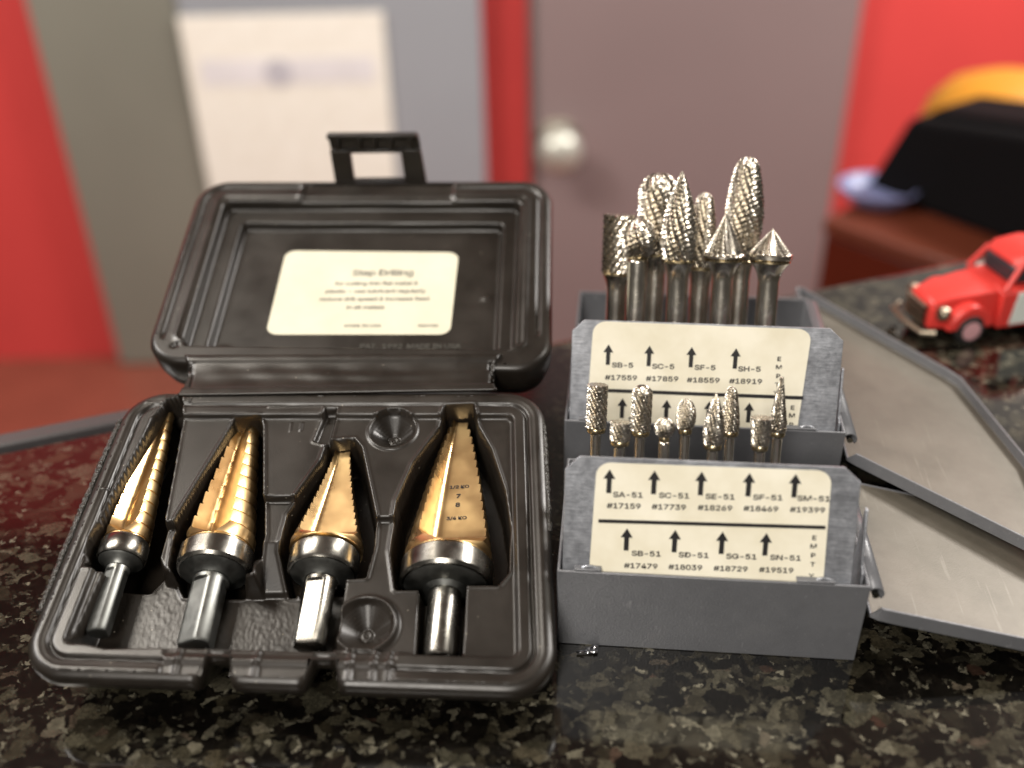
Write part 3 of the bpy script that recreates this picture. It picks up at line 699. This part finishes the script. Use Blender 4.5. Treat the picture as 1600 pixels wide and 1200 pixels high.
# ------------------------------------------------------------------ burr index boxes
BA = math.radians(-6.3); BR = math.radians(-6.95)
def box_m(x, y, a): return Matrix.Translation((x * MM, y * MM, 0)) @ Matrix.Rotation(a, 4, 'Z')
M_F, M_R = box_m(12.05, 225.2, BA), box_m(18.4, 300.3, BR)
GB = 'grey steel burr index boxes'
def index_box(m4, label, depth, plate, W=91.0, H=30.3):
    b = thing('burr_index_box', label, 'index box', m4, GB)
    t = .9
    V = [(0, 0, 0), (W, 0, 0), (W, depth, 0), (0, depth, 0), (0, 0, H), (W, 0, H), (W, depth, H), (0, depth, H),
         (t, t, H), (W - t, t, H), (W - t, depth - t, H), (t, depth - t, H), (t, t, t), (W - t, t, t), (W - t, depth - t, t), (t, depth - t, t)]
    F = [(3, 2, 1, 0), (0, 1, 5, 4), (1, 2, 6, 5), (2, 3, 7, 6), (3, 0, 4, 7), (4, 5, 9, 8), (5, 6, 10, 9), (6, 7, 11, 10), (7, 4, 8, 11),
         (8, 9, 13, 12), (9, 10, 14, 13), (10, 11, 15, 14), (11, 8, 12, 15), (12, 13, 14, 15)]
    MB().add(V, F).build('box_body', M['paint'], b, bevel=.35)
    # bent tabs on the front rim, rolled hinge barrel and side arms
    for xa, xb in ((W - 21, W - 10), (5, 13)): MB().box(xa, xb, .3, 2.4, H + .05, H + .75).build('rim_tab', M['paint'], b, bevel=.25)
    for x0 in (9.5, W - 13):
        pts = [(x0 - 3.4 + .68 * k, 1.5, H - .4 + 1.5 * math.sin(PI * k / 10)) for k in range(11)]
        MB().tube(pts, .45, 8).build('wire_loop', M['galv'], b)
    # rolled hinge
    R = 2.6; cx, cz = W + 1.7, H - 3.0; pts = []
    pr = [(W - .6, H - 9)] + [(cx + R * math.cos(a), cz + R * math.sin(a)) for a in [math.radians(q) for q in range(200, -60, -20)]]
    V = []; n = len(pr)
    for (x, z) in pr: V += [(x, .5, z), (x, depth - 1, z)]
    F = [(2 * i, 2 * i + 1, 2 * i + 3, 2 * i + 2) for i in range(n - 1)]
    hb = MB().add(V, F).build('hinge_barrel', M['paint'], b, 60); s = hb.modifiers.new('s', 'SOLIDIFY'); s.thickness = .0007
    MB().tube([(cx, -.3, cz), (cx, depth, cz)], 1.0, 14).build('hinge_pin', M['collar'], b)
    for sx in (0, 1):
        x = 1.35 if sx == 0 else W - 2.1
        pl = [(3, H - 12), (4.2, H + 1), (6.6, H + 2.0), (12.5, H + 18), (14.0, H + 18), (15, H - 12)]
        MB().prism(pl, x, x + .75, lambda p, q: (q, p[0], p[1])).build('side_arm', M['galv'], b, bevel=.2)
    MB().box(2.5, W - 2.5, 8, depth - 6, H - 27, H - 20).build('burr_rack', M['paint'], b, bevel=.4)
    # aluminium index plate, leaning back
    (v0, z0, v1, z1, x0, x1, ch, hh) = plate
    L = math.hypot(v1 - v0, z1 - z0); ey = Vector((0, (v1 - v0) / L, (z1 - z0) / L)); en = Vector((1, 0, 0)).cross(ey)
    pm = Matrix.Identity(4)
    for r in range(3): pm[r][0] = (1, 0, 0)[r]; pm[r][1] = ey[r]; pm[r][2] = en[r]; pm[r][3] = (0, v0 * MM, z0 * MM)[r]
    poly = [(x0, -4), (x1, -4), (x1, hh - ch), (x1 - ch * 1.15, hh), (x0 + ch, hh), (x0, hh - ch)]
    p = MB().prism(poly, -.9, 0).build('index_plate', M['galv'], b, bevel=.12)
    p.matrix_local = pm
    return b, p
TL = math.radians(19); SN, CS = math.sin(TL), math.cos(TL)
bf, pf = index_box(M_F, 'front grey metal box whose label lists SA-51 to SN-51', 56, (2, 28, 2 + 10 * SN, 28 + 10 * CS, 1.4, 85.3, 4.2, 36.4), W=90.4)
br, prr = index_box(M_R, 'rear grey metal box whose label lists SB-5 to SH-5', 100, (2, 28, 2 + 10 * SN, 28 + 10 * CS, 1.6, 94.6, 4.2, 39.4), W=97.7, H=32.4)
def sticker(parent, quad, r):
    m = MB(); P = rrect(0, 66, 0, 40, r); 
    P = [p if p[1] > 8 else p for p in P]
    P = [(x, y) for x, y in P if y > 20] + [(0, 0), (66, 0)]
    m.prism(skewq(P, 0, 66, 0, 40, quad), .03, .15)
    return m.build('label_sticker', M['sticker'], parent, 30)
Z = .18
def arrow(parent, x, y0, y1, lean=.01):
    h = y0 - y1; hw = 1.75; sw = .72
    pts = [(-sw, 0), (sw, 0), (sw, h - 2.9), (hw, h - 2.9), (0, h), (-hw, h - 2.9), (-sw, h - 2.9)]
    m = MB().prism([(x + a + lean * b, y1 + b) for a, b in pts], Z - .02, Z + .02)
    return m.build('printed_arrow', M['ink'], parent, 30)
def row(parent, items, y_of, size, sx):
    for body, x, y in items: text('printed_code', body, size, M['ink'], parent, loc4(x, y, Z, math.radians(1.3)), sx=sx)
sf = sticker(pf, ((9.2, -3.5), (77.4, -3.5), (77.0, 35.2), (10.6, 34.8)), 4.0)
for x, y0, y1 in ((14.3, 32.9, 25.6), (27.2, 33.1, 25.9), (40.6, 33.4, 26.2), (54.1, 33.6, 26.5), (67.0, 33.9, 26.8)): arrow(sf, x, y0, y1)
for x, y0, y1 in ((20.0, 15.0, 8.0), (34.0, 15.2, 8.2), (47.6, 15.4, 8.4), (60.1, 15.6, 8.6)): arrow(sf, x, y0, y1)
row(sf, [('SA-51', 15.5, 24.5), ('SC-51', 28.7, 24.9), ('SE-51', 42.0, 25.2), ('SF-51', 55.5, 25.6), ('SM-51', 67.9, 25.9)], 0, 2.45, 1.36)
row(sf, [('#17159', 13.9, 21.0), ('#17739', 26.9, 21.3), ('#18269', 40.1, 21.7), ('#18469', 53.1, 22.1), ('#19399', 66.2, 22.4)], 0, 2.45, 1.30)
row(sf, [('SB-51', 21.6, 6.5), ('SD-51', 35.3, 6.8), ('SG-51', 49.0, 7.1), ('SN-51', 61.6, 7.4)], 0, 2.45, 1.36)
row(sf, [('#17479', 19.6, 2.5), ('#18039', 32.6, 2.8), ('#18729', 45.7, 3.1), ('#19519', 58.8, 3.4)], 0, 2.45, 1.30)
for ch, (x, y) in zip('EMPTY', ((73.7, 14.2), (73.7, 11.6), (73.8, 8.8), (73.9, 6.0), (73.8, 2.4))): text('printed_code', ch, 2.1, M['ink'], sf, loc4(x, y, Z), sx=1.3, align='CENTER')
MB().prism([(11.6, 16.3), (76.6, 17.6), (76.6, 18.7), (11.6, 17.4)], Z - .02, Z + .02).build('printed_line', M['ink'], sf)
sr = sticker(prr, ((7.4, -3.5), (81.2, -3.5), (83.8, 38.8), (9.0, 39.1)), 4.0)
for x, y0, y1 in ((14.5, 31.0, 23.6), (28.8, 31.1, 23.7), (43.4, 31.2, 23.9), (58.6, 31.3, 24.0)): arrow(sr, x, y0, y1)
for x, y0, y1 in ((20.2, 11.7, 4.4), (35.8, 11.8, 4.5), (50.6, 11.9, 4.7), (64.5, 12.1, 4.8)): arrow(sr, x, y0, y1)
row(sr, [('SB-5', 15.9, 22.8), ('SC-5', 30.0, 22.9), ('SF-5', 44.7, 23.1), ('SH-5', 59.7, 23.2)], 0, 2.7, 1.36)
row(sr, [('#17559', 13.7, 18.2), ('#17859', 28.1, 18.4), ('#18559', 42.4, 18.5), ('#18919', 57.0, 18.7)], 0, 2.7, 1.36)
row(sr, [('S', 22.5, 3.2)], 0, 2.7, 1.36)
for ch, (x, y) in zip('EMPTYEMP', ((73.5, 27.4), (73.6, 24.5), (73.6, 21.3), (73.5, 18.2), (73.3, 15.2), (79.4, 10.2), (79.4, 7.4), (79.4, 4.0))): text('printed_code', ch, 2.3, M['ink'], sr, loc4(x, y, Z), sx=1.3, align='CENTER')
MB().prism([(10.2, 13.6), (82.7, 13.9), (82.8, 15.2), (10.2, 14.9)], Z - .02, Z + .02).build('printed_line', M['ink'], sr)

def lid_panel(box, outline, lip, hinge_edges, zf):
    """outline in (u,v), CCW; upright lips except on hinge edges"""
    inn = inset_poly(outline, .8); n = len(outline); V = []; F = []
    lipv = []
    for i in range(n): lipv.append(lip)
    ob = [(x, y, zf(x, y)) for x, y in outline]; ot = [(x, y, zf(x, y) + (lip if i not in hinge_edges else 1.2)) for i, (x, y) in enumerate(outline)]
    it = [(x, y, zf(x, y) + (lip if i not in hinge_edges else 1.2)) for i, (x, y) in enumerate(inn)]; ib = [(x, y, zf(x, y) + .8) for x, y in inn]
    V = ob + ot + it + ib
    for a in range(3):
        for i in range(n): F.append((a * n + i, a * n + (i + 1) % n, (a + 1) * n + (i + 1) % n, (a + 1) * n + i))
    F.append(tuple(range(n - 1, -1, -1))); F.append(tuple(3 * n + i for i in range(n)))
    o = MB().add(V, F).build('box_lid', M['paint'], box, 30, bevel=.3)
    o.data.materials.append(M['inside'])
    for p in o.data.polygons:
        c = p.center; x, y = c.x / MM, c.y / MM
        if len(p.vertices) == n and (c.z / MM) > zf(x, y) + .5 and n > 4 or (len(p.vertices) == n and p.normal.z > .5): p.material_index = 1
    return o
# front box lid
zf = lambda x, y: 18.3 - .206 * (x - 91.5)
lid_panel(bf, [(91.8, .3), (94.4, -.6), (98.5, -.8), (168, -.8), (171, 3), (171, 62), (168, 66), (98, 66), (91.8, 65)], 5.0, (0, 5, 6, 7, 8), zf)
zr = lambda x, y: 20.3 - .165 * (x - 100.2)
lid_panel(br, [(99.6, .2), (102, -1.8), (106, -4.4), (161.5, -38.8), (164.5, -36.5), (167, 15), (156, 67), (152, 72), (99.5, 124), (96.4, 123), (99.6, 98)], 5.0, (0, 10), zr)

# ------------------------------------------------------------------ carbide burrs
NPROF = 150
def profile(kind, R, L):
    """returns arrays r(s), z(s), s in 0..1 from base to tip, and number of end rings"""
    n = NPROF; t = np.linspace(0, 1, n)
    if kind == 'cyl': z = t * L; r = np.full(n, R)
    elif kind == 'ballnose':
        z = t * L; r = np.where(z < L - R, R, np.sqrt(np.maximum(0, R * R - (z - (L - R)) ** 2)))
    elif kind == 'ball':
        th = -1.0 + t * (PI / 2 + 1.0); r = R * np.cos(th); z = R * (np.sin(th) - math.sin(-1.0))
    elif kind == 'oval':
        th = -.75 + t * (PI / 2 + .75); r = R * np.cos(th); z = (np.sin(th) - math.sin(-.75)) * L / (1 - math.sin(-.75))
    elif kind == 'tree':      # pointed tree
        z = t * L; x = z / L; r = R * np.where(x < .22, .90 + .10 * np.sin(x / .22 * PI / 2), 1) * np.maximum(0, 1 - np.clip((x - .18) / .82, 0, 1) ** 1.75) ** .92
    elif kind == 'treeround':
        z = t * L; x = z / L; r0 = R * (1 - .52 * np.clip((x - .12) / .88, 0, 1) ** 1.6); q = np.clip((z - (L - .55 * R)) / (.55 * R), 0, 1); r = r0 * np.sqrt(1 - q * q)
    elif kind == 'flame':
        z = t * L; x = z / L; base = R * (.70 + .30 * np.sin(np.clip(x / .45, 0, 1) * PI / 2)); r1 = base * (1 - .52 * np.clip((x - .42) / .58, 0, 1) ** 1.7)
        q = np.clip((z - (L - .5 * R)) / (.5 * R), 0, 1); r = r1 * np.sqrt(1 - q * q)
    elif kind == 'taper': z = t * L; x = z / L; r = R * np.where(x < .1, .97 + .3 * x, 1 - .80 * (x - .1) / .9); r = np.where(x > .97, r * np.sqrt(np.maximum(0, 1 - ((x - .97) / .03) ** 2)), r)
    elif kind == 'cone': z = t * L; r = R * (1 - t) ** 1.0
    elif kind == 'invcone': z = t * L; r = R * (.82 + .18 * t)
    return r, z
def burr(label, m4, u_, v_, ztop, kind, R, L, nf, tw, rs, mode='cross', nb=18, seed=0, rim=0., dark=False, na=150, group=''):
    R *= 1.03 if mode == 'cross' else 1.0
    ztop -= {'cyl': .6, 'invcone': .6}.get(kind, 0) 
    rnd = random.Random(seed)
    zb = 12.0
    M0 = m4 @ Matrix.Translation((u_ * MM, v_ * MM, zb * MM)) @ Matrix.Rotation(-TL, 4, 'X') @ Matrix.Rotation(rnd.uniform(-.012, .012), 4, 'X') @ Matrix.Rotation(rnd.uniform(-.012, .012), 4, 'Y')
    root = thing('carbide_burr', label, 'burr', M0, group)
    z0 = ztop - L
    r, z = profile(kind, R, L)
    ph = np.linspace(0, 2 * PI, na, endpoint=False); ph0 = rnd.uniform(0, 6)
    PH, ZZ = np.meshgrid(ph, z); RR = np.repeat(r[:, None], na, 1)
    # arc length along the profile keeps the teeth even on domes
    s = np.concatenate([[0], np.cumsum(np.hypot(np.diff(r), np.diff(z)))]); SS = np.repeat(s[:, None], na, 1)
    if mode == 'cross':
        p1 = (nf * (PH + ph0) / (2 * PI) + 1.6 * tw * SS / (2 * PI * R) * nf / 6.0) % 1.0
        cell = 2 * PI * R / nf
        p2 = (nb * (PH) / (2 * PI) - SS / (cell * .58)) % 1.0
        saw1 = np.where(p1 < .75, (p1 / .75) ** .8, (1 - p1) / .25); saw2 = np.where(p2 < .6, p2 / .6, (1 - p2) / .4)
        dep = .20 * R * (.35 + .65 * np.clip(RR / R, 0, 1)) * np.clip(RR / (R * .3), 0, 1)
        if dark: dep = dep * 1.15
        hgt = saw1 * (.72 + .28 * saw2)
        Rn = RR - dep * (1 - hgt)
    else:
        p1 = (nf * (PH + ph0) / (2 * PI) + tw * (SS / L)) % 1.0
        saw1 = np.where(p1 < .8, p1 / .8, (1 - p1) / .2)
        Rn = RR * (1 - .16 * (1 - saw1) * np.clip((ZZ) / (L * .05), 0, 1) * np.where(RR > 0, 1, 0))
    Rn = np.maximum(Rn, .02)
    V = np.stack([Rn * np.cos(PH), Rn * np.sin(PH), ZZ + z0], -1).reshape(-1, 3).tolist(); n = len(z); F = []
    for i in range(n - 1):
        for k in range(na): F.append([i * na + k, i * na + (k + 1) % na, (i + 1) * na + (k + 1) % na, (i + 1) * na + k])
    F.append(list(range(na - 1, -1, -1)))
    if kind in ('cyl', 'invcone'):
        # end face: slightly smaller smooth disc
        base = len(V); zt = z[-1] + z0
        for q in range(na): V.append((Rn[-1, q] * .93 * math.cos(ph[q]), Rn[-1, q] * .93 * math.sin(ph[q]), zt + .12))
        for k in range(na): F.append([(n - 1) * na + k, (n - 1) * na + (k + 1) % na, base + (k + 1) % na, base + k])
        F.append([base + k for k in range(na)])
    else: F.append([(n - 1) * na + k for k in range(na)])
    me = bpy.data.meshes.new('cutting_head'); me.from_pydata((np.array(V) * MM).tolist(), [], F); me.update(); me.materials.append(M['carbide'])
    me.shade_smooth(); me.set_sharp_from_angle(angle=math.radians(24))
    ho = bpy.data.objects.new('cutting_head', me); link(ho, root)
    rb = r[0]
    zc = z0
    if rim:
        MB().lathe([(rb * .5, zc - rim), (rb * .93, zc - rim), (rb * .99, zc - rim * .8), (rb * .99, zc - .03), (rb * .5, zc - .03)], 48).build('plain_rim', M['carbide'], root, 35); zc -= rim
    rc = rb * (.93 if rs > 2 else .88)
    nk = 1.2 if rs > 2 else 1.5
    MB().lathe([(rc * .5, zc - nk), (rc * .96, zc - nk), (rc, zc - nk * .8), (rc, zc - nk * .25), (rc * .95, zc - .04), (rc * .5, zc - .04)], 40).build('brazed_collar', M['braze'], root, 35); zc -= nk
    fl_ = 7.0 if (rs > 2 and rb > rs * 1.15) else .8
    pr = [(rs * .85, 0), (rs, .5)] + ([(rs, max(1, zc - fl_ - .1))] + [(rs + (rc * .95 - rs) * (k / 8) ** 2.2, zc - fl_ + fl_ * k / 8) for k in range(1, 9)])
    pr[-1] = (pr[-1][0], zc - .03)
    MB().lathe(pr, 40).build('shank', M['shank'], root, 40)
    return root
GF = 'small burrs standing in the front box'; GR = 'large burrs standing in the rear box'
I = [0]
def fb(label, u_, v_, zt, kind, R, L, nf=12, tw=1.0, **k):
    I[0] += 1; burr(label, M_F, u_, v_, zt, kind, R, L, nf, tw, 1.72, nb=k.pop('nb', 7), seed=I[0], na=156, group=GF, **k)
fb('small flat-topped cylinder burr, leftmost in the front box', 9.4, 22, 61.1, 'cyl', 3.26, 13.6, 12, 2.6)
fb('small cylinder burr with round dome end, in front of the SC-5 arrow', 23.0, 22, 61.4, 'ballnose', 3.24, 14.6, 12, 2.6)
fb('small egg-shaped burr in the middle of the back row of the front box', 37.2, 22, 57.2, 'oval', 3.2, 9.6, 16, 2.4, dark=True)
fb('small round-nosed tree burr between the pointed tree and the inverted cone burrs', 51.2, 22, 61.6, 'treeround', 3.05, 14, 13, 2.4, dark=True)
fb('slim tapered cone burr, tallest and rightmost in the front box', 64.8, 22, 65.3, 'taper', 2.75, 16, 10, 1.8, rim=1.2)
fb('stubby short cylinder burr at lower left of the front box', 16.8, 12, 55.6, 'cyl', 3.18, 5.6, 12, 2.4)
fb('small ball burr, tiny sphere in the front row of the front box', 30.8, 12, 56.6, 'ball', 3.16, 5.8, 13, 2.0)
fb('small sharp-pointed tree burr in the front row of the front box', 44.4, 12, 65.0, 'tree', 3.35, 15.8, 11, 2.0)
fb('small inverted cone burr with flat smooth top, right of the front row', 58.9, 12, 58.5, 'invcone', 3.32, 8.4, 12, 2.4)
def rbr(label, u_, v_, zt, kind, R, L, nf=18, tw=2.0, **k):
    I[0] += 1; burr(label, M_R, u_, v_, zt, kind, R, L, nf, tw, 3.8, nb=k.pop('nb', 10), seed=I[0], na=216, group=GR, **k)
rbr('large plain cylinder burr behind the ball burr, far left of the rear box', 16.6, 26, 82.0, 'cyl', 6.0, 21, 15, -2.6, dark=True)
rbr('thick burr with a broad domed end behind the pointed tree burr', 30.3, 26, 97.0, 'ballnose', 7.4, 29, 14, 2.0)
rbr('narrow round-topped burr partly hidden behind the pointed tree burr', 46.8, 26, 90.3, 'treeround', 5.5, 27, 12, 2.0)
rbr('tallest burr, long rounded flame shape at the back right of the rear box', 61.1, 26, 103.2, 'flame', 7.1, 37, 14, 2.2)
rbr('large ball burr, faceted sphere on a thick shank', 23.3, 13, 85.0, 'ball', 7.2, 13.2, 15, 1.6)
rbr('large sharp-pointed tree burr at the centre of the rear box', 38.8, 13, 102.5, 'tree', 6.9, 31, 13, 1.7)
rbr('steep cone burr with straight fluted sides in the rear box', 53.9, 13, 88.2, 'cone', 7.5, 15, 20, .9, mode='straight', rim=.9)
rbr('broad shallow cone burr with straight flutes, far right of the rear box', 69.6, 13, 83.0, 'cone', 7.7, 9.0, 20, .9, mode='straight', rim=1.8)

# small bright scrap of foil in front of the box
fs = MB(); rr = random.Random(5)
for k in range(7):
    x, y = rr.uniform(-2.6, 2.6), rr.uniform(-.8, .8); z = .1 + k * .12
    fs.add([(x - 1.3, y - .5, z), (x + 1.1, y - .6, z + rr.uniform(0, .6)), (x + 1.3, y + .6, z + rr.uniform(0, .9)), (x - 1.0, y + .5, z + rr.uniform(0, .5))], [(0, 1, 2, 3)])
fo = fs.build('foil_scrap', m_steel('bright_foil', (.9, .9, .95), .05, .2), None, 10); fo.location = (.0210, .2215, .0002)
sd = fo.modifiers.new('s', 'SOLIDIFY'); sd.thickness = .00008
tag(fo, 'tiny glittering scrap of foil on the granite below the front box', 'foil scrap')
